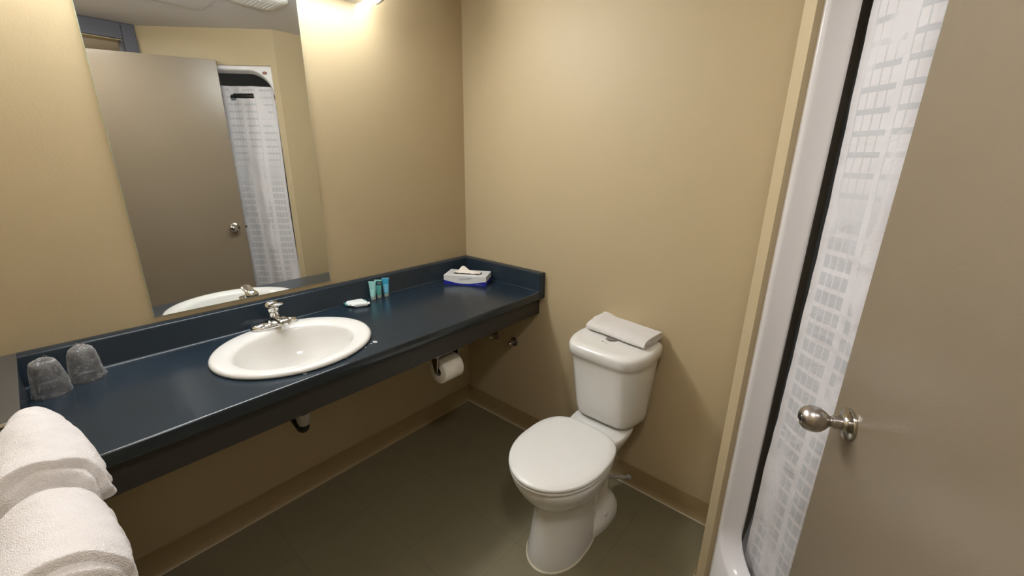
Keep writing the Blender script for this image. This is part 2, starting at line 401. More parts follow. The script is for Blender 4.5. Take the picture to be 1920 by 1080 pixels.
# worktop with an elliptical cut-out for the basin
bm = bmesh.new()
def worktop(bm):
    n = 64
    def ell(k, z, f=.93): t = 2 * PI * k / n; return (SX + SRX * f * math.cos(t), SY + SRY * f * math.sin(t), z)
    x0, x1, y0, y1 = 0.001, DC - .006, LY + .0, -.001
    def rect(k, z):
        t = 2 * PI * k / n; c, s = math.cos(t), math.sin(t)
        tx = ((x1 if c > 0 else x0) - SX) / c if abs(c) > 1e-6 else 1e9
        ty = ((y1 if s > 0 else y0) - SY) / s if abs(s) > 1e-6 else 1e9
        q = min(tx, ty); return (SX + c * q, SY + s * q, z)
    loft(bm, [[ell(k, HC - .032) for k in range(n)], [ell(k, HC) for k in range(n)], [rect(k, HC) for k in range(n)], [rect(k, HC - .032) for k in range(n)], [ell(k, HC - .032) for k in range(n)]], False, False)
    for (cx, cy) in ((x0, y0), (x0, y1), (x1, y0), (x1, y1)):  # fill the corners the radial mesh cuts off
        pts = []
        for k in range(n):
            a, b = rect(k, HC), rect((k + 1) % n, HC)
            on = lambda p: (abs(p[0] - cx) < 1e-6, abs(p[1] - cy) < 1e-6)
            if (on(a)[0] and on(b)[1]) or (on(a)[1] and on(b)[0]): pts = [a, (cx, cy, HC), b]
        if pts: loft(bm, [[p for p in pts], [(p[0], p[1], HC - .032) for p in pts]], True, True)
    bmesh.ops.remove_doubles(bm, verts=bm.verts, dist=1e-6)
worktop(bm)
obj('worktop', bm, M_lam, ct)
# rounded front nosing
fr = [(DC - .0062, HC), (DC - .003, HC - .0006), (DC - .0008, HC - .002), (DC, HC - .0045), (DC, HC - .034), (DC - .002, HC - .038), (DC - .03, HC - .038), (DC - .0062, HC - .034)]
bm = bmesh.new(); loft(bm, [[(x, y, z) for x, z in fr] for y in (LY, -.001)])
obj('front_edge', bm, M_lamedge, ct, smooth=True, angle=60)
def splashprof(): return [(0, HC + .001), (TS + .006, HC + .0005), (TS + .002, HC + .002), (TS, HC + .006), (TS, HS - .005), (TS - .0015, HS - .0012), (TS - .005, HS), (0, HS)]
bm = bmesh.new(); loft(bm, [[(x + .0005, y, z) for x, z in splashprof()] for y in (LY, -.001)])
obj('backsplash', bm, M_lam, ct, smooth=True, angle=60)
bm = bmesh.new(); loft(bm, [[(x, -y - .0005, z) for y, z in splashprof()] for x in (TS - .006, DC - .001)])
box(bm, (DC - .008, -.0385, HC - .036), (DC + .0025, -.0008, HS - .0015))
obj('side_splash', bm, M_lam, ct, smooth=True, angle=60)
# far left end: wide grey cap on the low partition
bm = bmesh.new(); box(bm, (0.0005, -1.7995, .936), (0.465, -1.7275, HS))
obj('end_cap', bm, M_ledge, ct, bevel=.002)
obj('end_splash', B(((TS - .006, LY - .004, HC - .0), (0.462, LY + .001, HS - .001))), M_lam, ct)
obj('edge_strip', B(((0.4651, -1.799, HS - .007), (0.4665, -1.7276, HS - .001)), ), M_caulk, ct)
obj('apron', B(((0.520, LY, .731), (0.540, -.001, HC - .033))), M_apron, ct, bevel=.001)
# dried water spots
bm = bmesh.new()
bm.free(); M_spot = film('dried_water', 0.10, rough=.4)
for x, y, r in ((.529, -1.176, .006), (.524, -1.041, .0065), (.484, -.908, .0075), (.488, -.925, .003), (.50, -.955, .0028)):
    bm = bmesh.new(); lathe(bm, (x, y, HC + .00005), (0, 0, 1), [(r, 0), (r * .9, .0002)], 16, 1, 1.4); obj('water_spot', bm, M_spot, ct)

# ------------------------------------------------------------------ basin
sk = thing('wash_basin', 'white oval drop-in wash basin set in the dark blue counter', 'sink', (SX, SY, HC))
def ell(rx, ry, z, cx=SX, cy=SY, n=72): return [(cx + rx * math.cos(2 * PI * k / n), cy + ry * math.sin(2 * PI * k / n), z) for k in range(n)]
IX, IY = SX + .012, SY - .004
rings = [ell(SRX - .006, SRY - .006, HC + .0005), ell(SRX, SRY, HC + .004), ell(SRX + .0005, SRY + .0005, HC + .009), ell(SRX - .004, SRY - .004, HC + .015), ell(SRX - .012, SRY - .012, HC + .0175),
         ell(SRX - .030, SRY - .034, HC + .0165, IX - .006), ell(.176, .202, HC + .0145, IX, IY), ell(.168, .193, HC + .011, IX, IY), ell(.162, .187, HC + .002, IX, IY), ell(.155, .180, HC - .02, IX, IY), ell(.142, .166, HC - .06, IX, IY),
         ell(.118, .140, HC - .10, IX, IY), ell(.08, .098, HC - .128, IX, IY), ell(.035, .04, HC - .14, IX, IY), ell(.022, .022, HC - .142, IX, IY),
         ell(.022, .022, HC - .155, IX, IY), ell(.09, .11, HC - .145, IX, IY), ell(.135, .16, HC - .11, IX, IY), ell(.17, .195, HC - .05, IX, IY), ell(.20, .225, HC - .031, SX, SY), ell(.205, .23, HC - .001, SX, SY)]
bm = bmesh.new(); loft(bm, rings, False, False)
obj('basin', bm, M_china, sk, smooth=True, angle=60)
bm = bmesh.new(); lathe(bm, (IX, IY, HC - .1425), (0, 0, 1), [(.021, 0), (.021, .003), (.016, .004), (.005, .003)], 24); obj('drain_flange', bm, M_chrome, sk, smooth=True)

# faucet: single-lever centreset
FX, FY, FZ = 0.108, -1.098, HC + .0165
fa = thing('faucet', 'chrome single-lever faucet on the back rim of the white basin', 'faucet', (FX, FY, FZ))
bm = bmesh.new()
def stad(hw, hl, z, n=40):
    return [(FX + hw * math.copysign(abs(math.cos(t)) ** .9, math.cos(t)), FY + hl * math.copysign(abs(math.sin(t)) ** .75, math.sin(t)), z) for t in [2 * PI * k / n for k in range(n)]]
loft(bm, [stad(.027, .079, FZ), stad(.0275, .0795, FZ + .006), stad(.025, .077, FZ + .012), stad(.020, .071, FZ + .017), stad(.008, .05, FZ + .019)])
obj('base_plate', bm, M_chrome, fa, smooth=True, angle=50)
for sgn in (-1, 1):
    bm = bmesh.new(); n_ = 32; R_ = []
    for f, z in ((1, .010), (1.0, .014), (.93, .0185), (.78, .0215), (.45, .0235), (.1, .024)):
        R_.append([(FX + .0225 * f * math.cos(a), FY + sgn * (.047 + .006 * f) + .030 * f * math.sin(a), FZ + z - .0015 * (1 if sgn * math.sin(a) > 0 else 0) * abs(math.sin(a)) * f * 3) for a in [2 * PI * k / n_ for k in range(n_)]])
    loft(bm, R_); obj('shoulder', bm, M_chrome, fa, smooth=True, angle=50)
bm = bmesh.new(); lathe(bm, (FX, FY, FZ + .012), (0, 0, 1), [(.024, 0), (.0235, .012), (.0225, .03), (.021, .042), (.0215, .046), (.0205, .050)], 32)
obj('body', bm, M_chrome, fa, smooth=True, angle=50)
bm = bmesh.new()
R_ = []
for x_, z_, hw, hh in ((.0, .026, .019, .014), (.03, .033, .020, .0145), (.06, .039, .0205, .0140), (.09, .041, .0205, .0130), (.106, .0395, .0195, .0120), (.110, .039, .0165, .009)):
    R_.append([(FX + x_, FY + hw * math.copysign(abs(math.cos(a)) ** .55, math.cos(a)), FZ + z_ + hh * math.copysign(abs(math.sin(a)) ** .55, math.sin(a))) for a in [2 * PI * k / 28 for k in range(28)]])
loft(bm, R_)
sp_ = obj('spout', bm, M_nickel, fa, smooth=True, angle=50)
bm = bmesh.new(); lathe(bm, (FX + .100, FY, FZ + .040), (0, 0, -1), [(.0115, 0), (.0125, .012), (.0125, .024), (.010, .026)], 24)
obj('aerator', bm, M_chrome, sp_, smooth=True, angle=50)
bm = bmesh.new()
lathe(bm, (FX, FY, FZ + .062), (0, 0, 1), [(.0205, 0), (.0235, .005), (.025, .014), (.023, .024), (.017, .032), (.005, .036)], 32)
obj('lever_dome', bm, M_chrome, fa, smooth=True, angle=50)
bm = bmesh.new()
R_ = []
for t, wdt, hgt in ((0, .018, .010), (.25, .019, .008), (.5, .019, .0065), (.8, .020, .006), (1, .016, .005), (1.06, .006, .003)):
    cx = FX + .006 + .062 * t; cz = FZ + .084 + .017 * t
    R_.append([(cx, FY + wdt * math.cos(a), cz + hgt * math.sin(a)) for a in [2 * PI * k / 20 for k in range(20)]])
loft(bm, R_); obj('lever_handle', bm, M_chrome, fa, smooth=True, angle=50)

# drain tailpiece below the counter
dr = thing('drain_pipe', 'grey plastic drain pipe with black slip nut hanging under the counter below the basin', 'pipe', (.262, -1.105, .5))
px_, py_ = .262, -1.105
bm = bmesh.new(); lathe(bm, (px_, py_, .704), (0, 0, -1), [(.0235, 0), (.0235, .119), (.028, .121), (.0285, .126)], 28); obj('tailpiece', bm, M_pvc, dr, smooth=True)
bm = bmesh.new(); lathe(bm, (px_, py_, .577), (0, 0, -1), [(.0295, 0), (.0295, .006), (.027, .007)], 28); obj('slip_nut', bm, M_black, dr, smooth=True)
bm = bmesh.new(); lathe(bm, (px_, py_, .570), (0, 0, -1), [(.026, 0), (.0265, .02), (.0225, .045), (.0195, .052)], 28); obj('coupling', bm, M_pvc, dr, smooth=True)
bm = bmesh.new(); tube(bm, spline([(px_, py_, .522), (px_ - .004, py_, .500), (px_ - .03, py_, .484), (px_ - .06, py_, .492), (.12, py_, .51), (.001, py_, .51)], 6), .017, 18); obj('trap_arm', bm, M_black, dr, smooth=True)

# two capped valve stubs on the back wall below the counter
def valve(x, z, lab):
    v = thing('supply_valve', lab, 'valve', (x, 0, z), 'chrome valves under the counter')
    bm = bmesh.new(); lathe(bm, (x, -.0005, z), (0, -1, 0), [(.026, 0), (.025, .003), (.014, .009)], 28); obj('escutcheon', bm, M_chromedark, v, smooth=True)
    bm = bmesh.new(); lathe(bm, (x, -.008, z), (0, -1, 0), [(.008, 0), (.008, .02), (.012, .021), (.013, .036), (.009, .042), (.002, .044)], 24); obj('stub', bm, M_chrome, v, smooth=True)
valve(.232, .518, 'dull chrome wall valve under the counter, the one nearer the corner and paper roll')
valve(.374, .521, 'dull chrome wall valve under the counter, the one nearer the toilet')

# ------------------------------------------------------------------ toilet paper and its holder
TX, TY, TZ = .440, -.545, .610
hd = thing('paper_holder', 'bent chrome toilet paper holder fixed behind the counter apron', 'paper holder', (TX, TY, .74))
bm = bmesh.new(); box(bm, (TX - .03, TY - .085, .706), (TX + .03, TY + .085, .712)); box(bm, (TX + .02, TY - .085, .680), (TX + .026, TY + .085, .709))
obj('bracket', bm, M_chromedark, hd, bevel=.002)
M_plate = mat('shade_dark_chrome', (0.10, 0.085, 0.07, 1), 0.35, metal=1)  # chrome side plates, dark reflections and shade put into the colour
for sgn in (-1, 1):
    yy = TY + sgn * .060
    bm = bmesh.new(); R_ = []
    for xa, xb, z in ((-.032, .014, .708), (-.030, .012, .68), (-.026, .010, .64), (-.018, .010, .615), (-.012, .009, .602), (-.004, .006, .596)):
        R_.append([(TX + xa, yy - .001, z), (TX + xb, yy - .001, z), (TX + xb, yy + .001, z), (TX + xa, yy + .001, z)])
    loft(bm, R_); arm = obj('arm', bm, M_plate, hd)
    bm = bmesh.new(); tube(bm, spline([(TX + .030, yy - .002, .700), (TX + .018, yy - .003, .675), (TX + .013, yy - .003, .64), (TX + .011, yy - .003, .612), (TX + .005, yy - .003, .597), (TX - .006, yy - .003, .596)], 5), .0028, 10); obj('wire_edge', bm, M_chrome, arm, smooth=True)
bm = bmesh.new(); lathe(bm, (TX, TY - .0595, TZ), (0, 1, 0), [(.008, 0), (.008, .119)], 20); obj('spindle', bm, M_chromedark, hd, smooth=True)
tp = thing('toilet_roll', 'white toilet paper roll hanging below the counter edge', 'toilet paper', (TX, TY, TZ - .05))
def hollow(bm, org, axis, R, r, L, n=40): return lathe(bm, org, axis, [(r, 0), (R - .002, 0), (R, .002), (R, L - .002), (R - .002, L), (r, L)], n)
bm = bmesh.new(); x, y_, d = basis((0, 1, 0))
rings = []
for r, h in ((.021, 0), (.054, 0), (.056, .002), (.056, .103), (.054, .105), (.021, .105), (.021, 0)):
    rings.append([Vector((TX, TY - .0525, TZ - .0114)) + d * h + x * math.cos(t) * r + y_ * math.sin(t) * r for t in [2 * PI * k / 40 for k in range(40)]])
loft(bm, rings, False, False); obj('paper', bm, M_paper, tp, smooth=True, angle=50)
bm = bmesh.new(); rings = []
for r, h in ((.0195, .001), (.0208, .001), (.0208, .104), (.0195, .104), (.0195, .001)):
    rings.append([Vector((TX, TY - .0525, TZ - .0114)) + d * h + x * math.cos(t) * r + y_ * math.sin(t) * r for t in [2 * PI * k / 32 for k in range(32)]])
loft(bm, rings, False, False); obj('core', bm, M_card, tp, smooth=True)

# ------------------------------------------------------------------ toiletries on the counter
def frame_at(o_, x, y, z, rz, tilt=0.0, tx=0.0):
    o_.location = (x, y, z); o_.rotation_euler = (tx, tilt, rz)
def text_mesh(s, size, m, name, parent, loc, rot, depth=.0003):
    c = D.curves.new(name, 'FONT'); c.body = s; c.size = size; c.extrude = depth; c.align_x = 'CENTER'; c.align_y = 'CENTER'
    t = D.objects.new('tmp', c); COL.objects.link(t)
    dgp = bpy.context.evaluated_depsgraph_get(); me = D.meshes.new_from_object(t.evaluated_get(dgp))
    D.objects.remove(t); D.curves.remove(c); me.name = name; me.materials.clear(); me.materials.append(m)
    o = D.objects.new(name, me); COL.objects.link(o); o.parent = parent; o.location = loc; o.rotation_euler = rot
    return o
def local(o, parent):  # child given in the parent's own frame
    o.parent = parent; o.matrix_parent_inverse = Matrix.Identity(4); return o
def tube_bottle(i, x, y, rz, h, lab):
    t = thing('shampoo_tube', lab, 'tube', (x, y, HC + .0004), 'hotel toiletry tubes against the backsplash')
    n = 28; R_ = []
    for f in (0, .1, .3, .5, .7, .85, .94):
        rx = .0115 * (1 - f) + .0008 * f; ry = .0118 * (1 - f) + .0165 * f
        R_.append([(rx * math.cos(a), ry * math.sin(a), .016 + f * (h - .016)) for a in [2 * PI * k / n for k in range(n)]])
    bm = bmesh.new(); loft(bm, R_); local(obj('body', bm, M_tubes[i], smooth=True), t)
    bm = bmesh.new(); z0 = .016 + .94 * (h - .016); box(bm, (-.0011, -.0170, z0 - .001), (.0011, .0170, h)); local(obj('crimp', bm, M_tubelab[0] if i != 2 else M_tubelab[2]), t)
    bm = bmesh.new(); lathe(bm, (0, 0, 0), (0, 0, 1), [(.0108, 0), (.0112, .001), (.0112, .0145), (.0106, .0155)], 28); local(obj('cap', bm, M_tubecap, smooth=True), t)
    # printed label: a thin skin on the front (+x) side
    def skin(f0, f1, m, name, a0=-1.15, a1=1.15):
        bm = bmesh.new(); rows = []
        for f in [f0 + (f1 - f0) * k / 6 for k in range(7)]:
            rx = (.0115 * (1 - f) + .0008 * f) + .0003; ry = (.0118 * (1 - f) + .0165 * f) + .0003
            rows.append([(rx * math.cos(a), ry * math.sin(a), .016 + f * (h - .016)) for a in [a0 + (a1 - a0) * k / 10 for k in range(11)]])
        loft(bm, rows, False, False, closed=False); local(obj(name, bm, m, smooth=True), t)
    if i == 0: skin(.05, .52, M_tubelab[0], 'label')
    if i == 1: skin(.64, .90, M_tubelab[1], 'dark_band'); text_mesh('LY', .012, M_white, 'lettering', t, (.0062, .006, .016 + .78 * (h - .016)), (PI / 2, 0, PI / 2))
    if i == 2: skin(.06, .60, M_tubelab[2], 'label')
    if i == 0: text_mesh('—', .012, M_tubelab[1], 'lettering', t, (.0078, -.002, .016 + .55 * (h - .016)), (PI / 2, 0, PI / 2))
    t.rotation_euler = (0, 0, rz)
tube_bottle(0, .066, -.655, -.75, .088, 'pale teal toiletry tube standing on the counter, leftmost of the three tubes')
tube_bottle(1, .062, -.622, -.80, .088, 'teal toiletry tube with a dark band and white letters, between the two others')
tube_bottle(2, .066, -.585, -.70, .090, 'bright blue toiletry tube, the one nearest the tissue box')

def soap(x, y, z, rz, L, W, Hh, m, lab, tilt=0, parent=None):
    s = thing('soap_packet', lab, 'soap', (x, y, z), 'wrapped soaps beside the basin')
    bm = bmesh.new(); n = 24; R_ = []
    for f, e in ((-.5, .25), (-.47, .45), (-.40, .9), (-.2, 1), (.2, 1), (.40, .9), (.47, .45), (.5, .25)):
        R_.append([(L * f, W / 2 * math.copysign(abs(math.cos(a)) ** .6, math.cos(a)) * (.9 + .1 * e), Hh / 2 + Hh / 2 * e * math.copysign(abs(math.sin(a)) ** .7, math.sin(a))) for a in [2 * PI * k / n for k in range(n)]])
    loft(bm, R_)
    for v in bm.verts: v.co += Vector((0, 0, .0012)) * noise.noise(v.co * 150 + Vector((x, y, 0)) * 50)
    local(obj('wrapper', bm, M_soapw, smooth=True), s)
    for sx in (-1, 1):
        bm = bmesh.new(); rows = [[(sx * (L / 2 + q), W * .46 * (-1 + 2 * k / 8), Hh / 2 + .0012 * math.sin(k * 2.1 + q * 300)) for k in range(9)] for q in (-.001, .008)]
        loft(bm, rows, False, False, closed=False)
        bm2 = obj('crimped_end', bm, M_soapt if m else M_soapw, smooth=True); local(bm2, s)
        md = bm2.modifiers.new('t', 'SOLIDIFY'); md.thickness = .0008
    s.rotation_euler = (0, tilt, rz)
soap(.072, -.748, HC + .001, math.radians(78), .078, .044, .020, True, 'wrapped soap with teal ends, the rear one of two against the backsplash')
soap(.108, -.744, HC + .001, math.radians(66), .062, .034, .021, False, 'small white wrapped soap lying in front of the teal ended packet')

# tissue box
tb = thing('tissue_box', 'white and blue tissue box with a tissue poking out, in the counter corner', 'tissue box', (.177, -.158, HC + .0006))
TL, TW, TH = .226, .125, .050
bm = bmesh.new(); box(bm, (-TL / 2, -TW / 2, 0), (TL / 2, TW / 2, TH))
# top slot is a flat black patch, the opening's shade put into its colour
local(obj('carton', bm, M_whitecard, bevel=.0008), tb)
def wavepanel(x0, x1, yc, nrm, name):
    bm = bmesh.new(); a = []; b = []
    for k in range(25):
        f = k / 24; x = x0 + (x1 - x0) * f
        a.append(bm.verts.new((x, yc, .0003))); b.append(bm.verts.new((x, yc, .0235 - .0155 * math.sin(PI * min(1, f * 1.05)) ** 1.1)))
    for k in range(24): bm.faces.new((a[k], a[k + 1], b[k + 1], b[k]))
    return bm
local(obj('blue_wave', wavepanel(-TL / 2, TL / 2, -TW / 2 - .0004, -1, 'w'), M_blue), tb)
local(obj('blue_end', B(((TL / 2 + .0001, -TW / 2, .0003), (TL / 2 + .0005, TW / 2, .022))), M_blue), tb)
bm = bmesh.new(); prism(bm, rrect2(0, 0, .076, .027, .018), TH + .0001, TH + .0006); local(obj('slot', bm, M_black), tb)
def scribble():
    bm = bmesh.new(); pts = []
    for k in range(60):
        f = k / 59
        pts.append((-.028 + .066 * f + .003 * math.sin(f * 38), -TW / 2 - .0006, .0285 + .011 * f + (.0055 if f < .18 else .0033) * math.cos(f * 38)))
    tube(bm, pts, .0009, 6); return bm
local(obj('lettering', scribble(), M_script), tb)
bm = bmesh.new(); tube(bm, [(.058, -TW / 2 - .0006, .0075), (.08, -TW / 2 - .0006, .0072), (.095, -TW / 2 - .0006, .0068)], .0011, 6); local(obj('small_print', bm, M_script), tb)
bm = bmesh.new(); G = []
for i in range(33):
    row = []
    for j in range(15):
        u_ = i / 32; v_ = j / 14
        x_ = -.070 + .140 * u_; y__ = -.024 + .048 * v_
        hgt = .004 + .026 * math.exp(-((u_ - .33) / .16) ** 2) * math.exp(-((v_ - .5) / .30) ** 2) + .010 * math.sin(PI * u_) * math.sin(PI * v_)
        hgt += .004 * noise.noise(Vector((u_ * 6, v_ * 5, 3)))
        row.append(bm.verts.new((x_, y__, TH - .0 + max(.0012, hgt))))
    G.append(row)
for i in range(32):
    for j in range(14): bm.faces.new((G[i][j], G[i + 1][j], G[i + 1][j + 1], G[i][j + 1]))
to = local(obj('tissue', bm, M_tissue, smooth=True, angle=80), tb)
tb.rotation_euler = (0, 0, math.radians(30.5))

# wrapped tumblers, standing upside down
def tumbler(x, y, lab, seed):
    t = thing('wrapped_tumbler', lab, 'cup', (x, y, HC + .0004), 'wrapped tumblers at the counter end')
    bm = bmesh.new(); lathe(bm, (0, 0, .0005), (0, 0, 1), [(.034, 0), (.0345, .002), (.031, .045), (.027, .082), (.025, .084), (.0245, .083), (.003, .083)], 40)
    bmesh.ops.delete(bm, geom=[f for f in bm.faces if len(f.verts) > 10 and f.calc_center_median().z < .01], context='FACES')
    local(obj('cup', bm, M_cup, smooth=True, angle=60), t)
    bm = bmesh.new(); n = 64; R_ = []
    for r, z in ((.0410, .0008), (.0405, .004), (.038, .012), (.037, .03), (.034, .055), (.031, .078), (.026, .092), (.016, .099), (.006, .103)):
        ring = []
        for k in range(n):
            a = 2 * PI * k / n
            nn = noise.noise(Vector((math.cos(a) * 1.7 + seed, math.sin(a) * 1.7, z * 28)))
            n2 = abs(noise.noise(Vector((math.cos(a) * 5 + seed, math.sin(a) * 5 + 4, z * 40))))
            rr = r + .0030 * nn - .0035 * n2 * (1 if z > .005 else .3)
            zz = z + (.006 * n2 if z > .085 else 0)
            ring.append((rr * math.cos(a), rr * math.sin(a), zz))
        R_.append(ring)
    loft(bm, R_, False, True); local(obj('plastic_wrap', bm, M_film, smooth=True, angle=25), t)
    bm = bmesh.new()   # gathered twist of film on top
    rows = []
    for k in range(13):
        f = k / 12; yv = -.024 + .048 * f
        rows.append([(.004 * math.sin(f * 9 + seed), yv, .094 + .004 * math.sin(f * PI)), (.004 + .004 * math.sin(f * 7), yv * .8, .100 + .014 * math.sin(f * PI) * (.7 + .3 * math.sin(f * 11)))])
    loft(bm, rows, False, False, closed=False); local(obj('wrap_fold', bm, M_film, smooth=True), t)
    t.rotation_euler = (0, 0, seed)
tumbler(.127, -1.683, 'upside down clear tumbler in crinkled plastic, nearer the towels', .5)
tumbler(.086, -1.609, 'upside down clear tumbler in crinkled plastic, nearer the basin', 2.1)

# ------------------------------------------------------------------ toilet
TCX = 1.036
tl = thing('toilet', 'white two-piece toilet with closed round lid against the back wall', 'toilet', (TCX, -.4, 0))
def egg(cx, hw, yf, yb, z, yc=None, n=64, pb=2.6, pf=2.0):
    """outline: front half round, rear half squarer"""
    if yc is None: yc = yf + (yb - yf) * .45
    pts = []
    for k in range(n):
        t = 2 * PI * k / n; c, s = math.cos(t), math.sin(t)
        e = pf if s < 0 else pb
        L_ = (yc - yf) if s < 0 else (yb - yc)
        pts.append((cx + hw * math.copysign(abs(c) ** (2 / e), c), yc + L_ * math.copysign(abs(s) ** (2 / e), s), z))
    return pts
X0 = 1.026
bm = bmesh.new()
loft(bm, [egg(1.040, .108, -.648, -.30, 0.0), egg(1.040, .108, -.648, -.30, 0.02), egg(1.039, .102, -.640, -.29, 0.07), egg(1.036, .096, -.625, -.27, .15), egg(1.033, .095, -.612, -.25, .21),
          egg(1.030, .102, -.612, -.24, .245), egg(1.028, .118, -.632, -.235, .268), egg(1.027, .138, -.655, -.235, .295), egg(X0, .157, -.680, -.24, .33), egg(X0, .168, -.698, -.245, .365),
          egg(X0, .171, -.704, -.25, .385), egg(X0, .171, -.704, -.25, .400), egg(X0, .166, -.699, -.255, .406)])
obj('bowl', bm, M_china, tl, smooth=True, angle=60)
bm = bmesh.new()   # rear foot with trapway shoulder
loft(bm, [egg(1.040, .118, -.50, -.145, 0.0, -.26), egg(1.040, .120, -.50, -.143, .015, -.26), egg(1.040, .117, -.49, -.148, .045, -.26), egg(1.038, .100, -.46, -.16, .075, -.26), egg(1.036, .07, -.44, -.17, .10, -.26),
          egg(1.036, .062, -.42, -.14, .17, -.26), egg(1.036, .070, -.40, -.10, .25, -.24), egg(1.036, .095, -.40, -.075, .32, -.22), egg(1.036, .118, -.40, -.06, .37, -.2), egg(1.036, .126, -.42, -.055, .395, -.2), egg(1.036, .126, -.42, -.055, .408, -.2), egg(1.036, .120, -.41, -.06, .413, -.2)])
obj('foot_and_deck', bm, M_china, tl, smooth=True, angle=60)
for sgn in (-1, 1):
    bm = bmesh.new(); lathe(bm, (1.040 + sgn * .092, -.300, .05), (sgn * .25, 0, 1), [(.017, 0), (.0165, .008), (.012, .019), (.004, .023)], 24); obj('bolt_cap', bm, M_china, tl, smooth=True)
bm = bmesh.new()
loft(bm, [egg(X0, .172, -.711, -.285, .408, -.49, pb=3.0), egg(X0, .176, -.715, -.284, .412, -.49, pb=3.0), egg(X0, .176, -.715, -.284, .419, -.49, pb=3.0), egg(X0, .172, -.711, -.287, .4215, -.49, pb=3.0)])
obj('seat', bm, M_seat, tl, smooth=True, angle=60)
bm = bmesh.new()
loft(bm, [egg(X0, .174, -.713, -.282, .423, -.49, pb=3.0), egg(X0, .178, -.717, -.280, .427, -.49, pb=3.0), egg(X0, .1775, -.7165, -.2805, .434, -.49, pb=3.0), egg(X0, .173, -.712, -.285, .4385, -.49, pb=3.0), egg(X0, .15, -.69, -.30, .4400, -.49, pb=3.0), egg(X0, .06, -.58, -.38, .4408, -.49, pb=3.0)])
obj('lid', bm, M_seat, tl, smooth=True, angle=60)
for sgn in (-1, 1):
    bm = bmesh.new(); tube(bm, [(X0 + sgn * .055, -.292, .4145), (X0 + sgn * .09, -.292, .4145)], .007, 16); obj('hinge', bm, M_seat, tl, smooth=True)
def tankring(cx, hw, yf, yb, z, n_=6):
    h = [(-hw * .78, yb), (-hw * .92, yb - .012), (-hw * .985, yb - .05), (-hw, yf + .125), (-hw * .90, yf + .055), (-hw * .74, yf + .016), (-hw * .52, yf + .002), (0, yf)]
    pts = h + [(-x, y) for x, y in h[-2::-1]]
    return [(cx + p[0], p[1], z) for p in spline([(x, y, 0) for x, y in pts], n_)]
bm = bmesh.new()
loft(bm, [tankring(TCX, .122, -.200, -.06, .421), tankring(TCX, .138, -.218, -.045, .426), tankring(TCX, .147, -.230, -.036, .438), tankring(TCX, .151, -.238, -.032, .47), tankring(TCX, .157, -.255, -.028, .58), tankring(TCX, .165, -.276, -.025, .724)])
obj('tank', bm, M_china, tl, smooth=True, angle=60)
bm = bmesh.new()
loft(bm, [tankring(TCX, .163, -.274, -.026, .7245), tankring(TCX, .170, -.284, -.020, .726), tankring(TCX, .174, -.291, -.017, .731), tankring(TCX, .1745, -.292, -.017, .762), tankring(TCX, .171, -.288, -.019, .7715), tankring(TCX, .162, -.278, -.025, .777), tankring(TCX, .14, -.25, -.04, .7785)])
tkl = obj('tank_lid', bm, M_china, tl, smooth=True, angle=60)
bm = bmesh.new(); lathe(bm, (1.027, -.147, .7783), (0, 0, 1), [(.026, 0), (.026, .0025), (.023, .0035), (.021, .0022), (.003, .0022)], 36); obj('flush_button', bm, M_chrome, tkl, smooth=True)
bm = bmesh.new(); box(bm, (1.003, -.190, .7783), (1.009, -.184, .7789)); obj('logo_square', bm, M_black, tkl)
bm = bmesh.new(); tube(bm, [(1.011 + .002 * k, -.187 - .0008 * k + .0012 * math.sin(k * 2.4), .7788) for k in range(14)], .0009, 6); obj('logo_script', bm, M_grey, tkl)
bm = bmesh.new(); prism(bm, [(.0, .0), (.010, .004), (.012, .012), (.016, .016), (.012, .019), (.004, .012), (-.004, .010)], -.0002, .0003)
for v in bm.verts: v.co = Vector((1.018 + v.co.x * 1.0, -.6345 + abs(v.co.x) * .05 - v.co.z, .040 + v.co.y))
obj('rust_mark', bm, M_stain, tl)
# pale sealant line under the foot
bm = bmesh.new(); loft(bm, [egg(1.040, .113, -.654, -.295, 0.0002), egg(1.040, .110, -.650, -.298, .004)], True, True); obj('sealant', bm, M_caulk, tl, smooth=True)
# water supply stub behind the toilet
sv = thing('supply_pipe', 'short white water pipe running to the wall beside the toilet foot', 'pipe', (1.10, -.03, .035))
bm = bmesh.new(); tube(bm, [(1.045, -.10, .065), (1.07, -.06, .05), (1.105, -.008, .035)], .009, 14); obj('pipe', bm, M_pvc, sv, smooth=True)
bm = bmesh.new(); lathe(bm, (1.108, -.0035, .034), (0, -1, 0), [(.015, 0), (.014, .004), (.010, .007)], 24); obj('escutcheon', bm, M_pvc, sv, smooth=True)

# washcloth folded on the tank lid
wc = thing('folded_washcloth', 'white folded washcloth lying on the toilet tank lid', 'towel', (1.04, -.08, .779))
bm = bmesh.new()
def clothfold(bm):
    # cross-section (front fold on the left, layers open at the back), extruded along x
    nx = 26
    prof = []
    def P(y, z): prof.append((y, z))
    outer = spline([(.072, .006, 0), (.03, .004, 0), (-.045, .0035, 0), (-.066, .010, 0), (-.071, .022, 0), (-.062, .034, 0), (-.035, .040, 0), (.02, .041, 0), (.075, .043, 0)], 5)
    inner = spline([(.075, .033, 0), (.02, .031, 0), (-.03, .030, 0), (-.048, .027, 0), (-.055, .021, 0), (-.049, .015, 0), (-.03, .013, 0), (.02, .014, 0), (.072, .016, 0)], 5)
    pr = [(p[0], p[1]) for p in outer + inner]
    rings = []
    for i in range(nx + 1):
        f = i / nx; x = -.138 + .276 * f
        ring = []
        for (y, z) in pr:
            hump = .012 * math.exp(-((f - .06) / .12) ** 2) * (z / .04) * (1 if y > -.02 else .3)
            wob = .0022 * noise.noise(Vector((f * 5, y * 40, z * 60)))
            ring.append((x + .004 * noise.noise(Vector((y * 20, z * 90, i > nx / 2))) * (1 if i in (0, nx) else 0), y + .003 * math.sin(f * 5), z + hump + wob - .004 * f * (z / .04)))
        rings.append(ring)
    loft(bm, rings)
clothfold(bm)
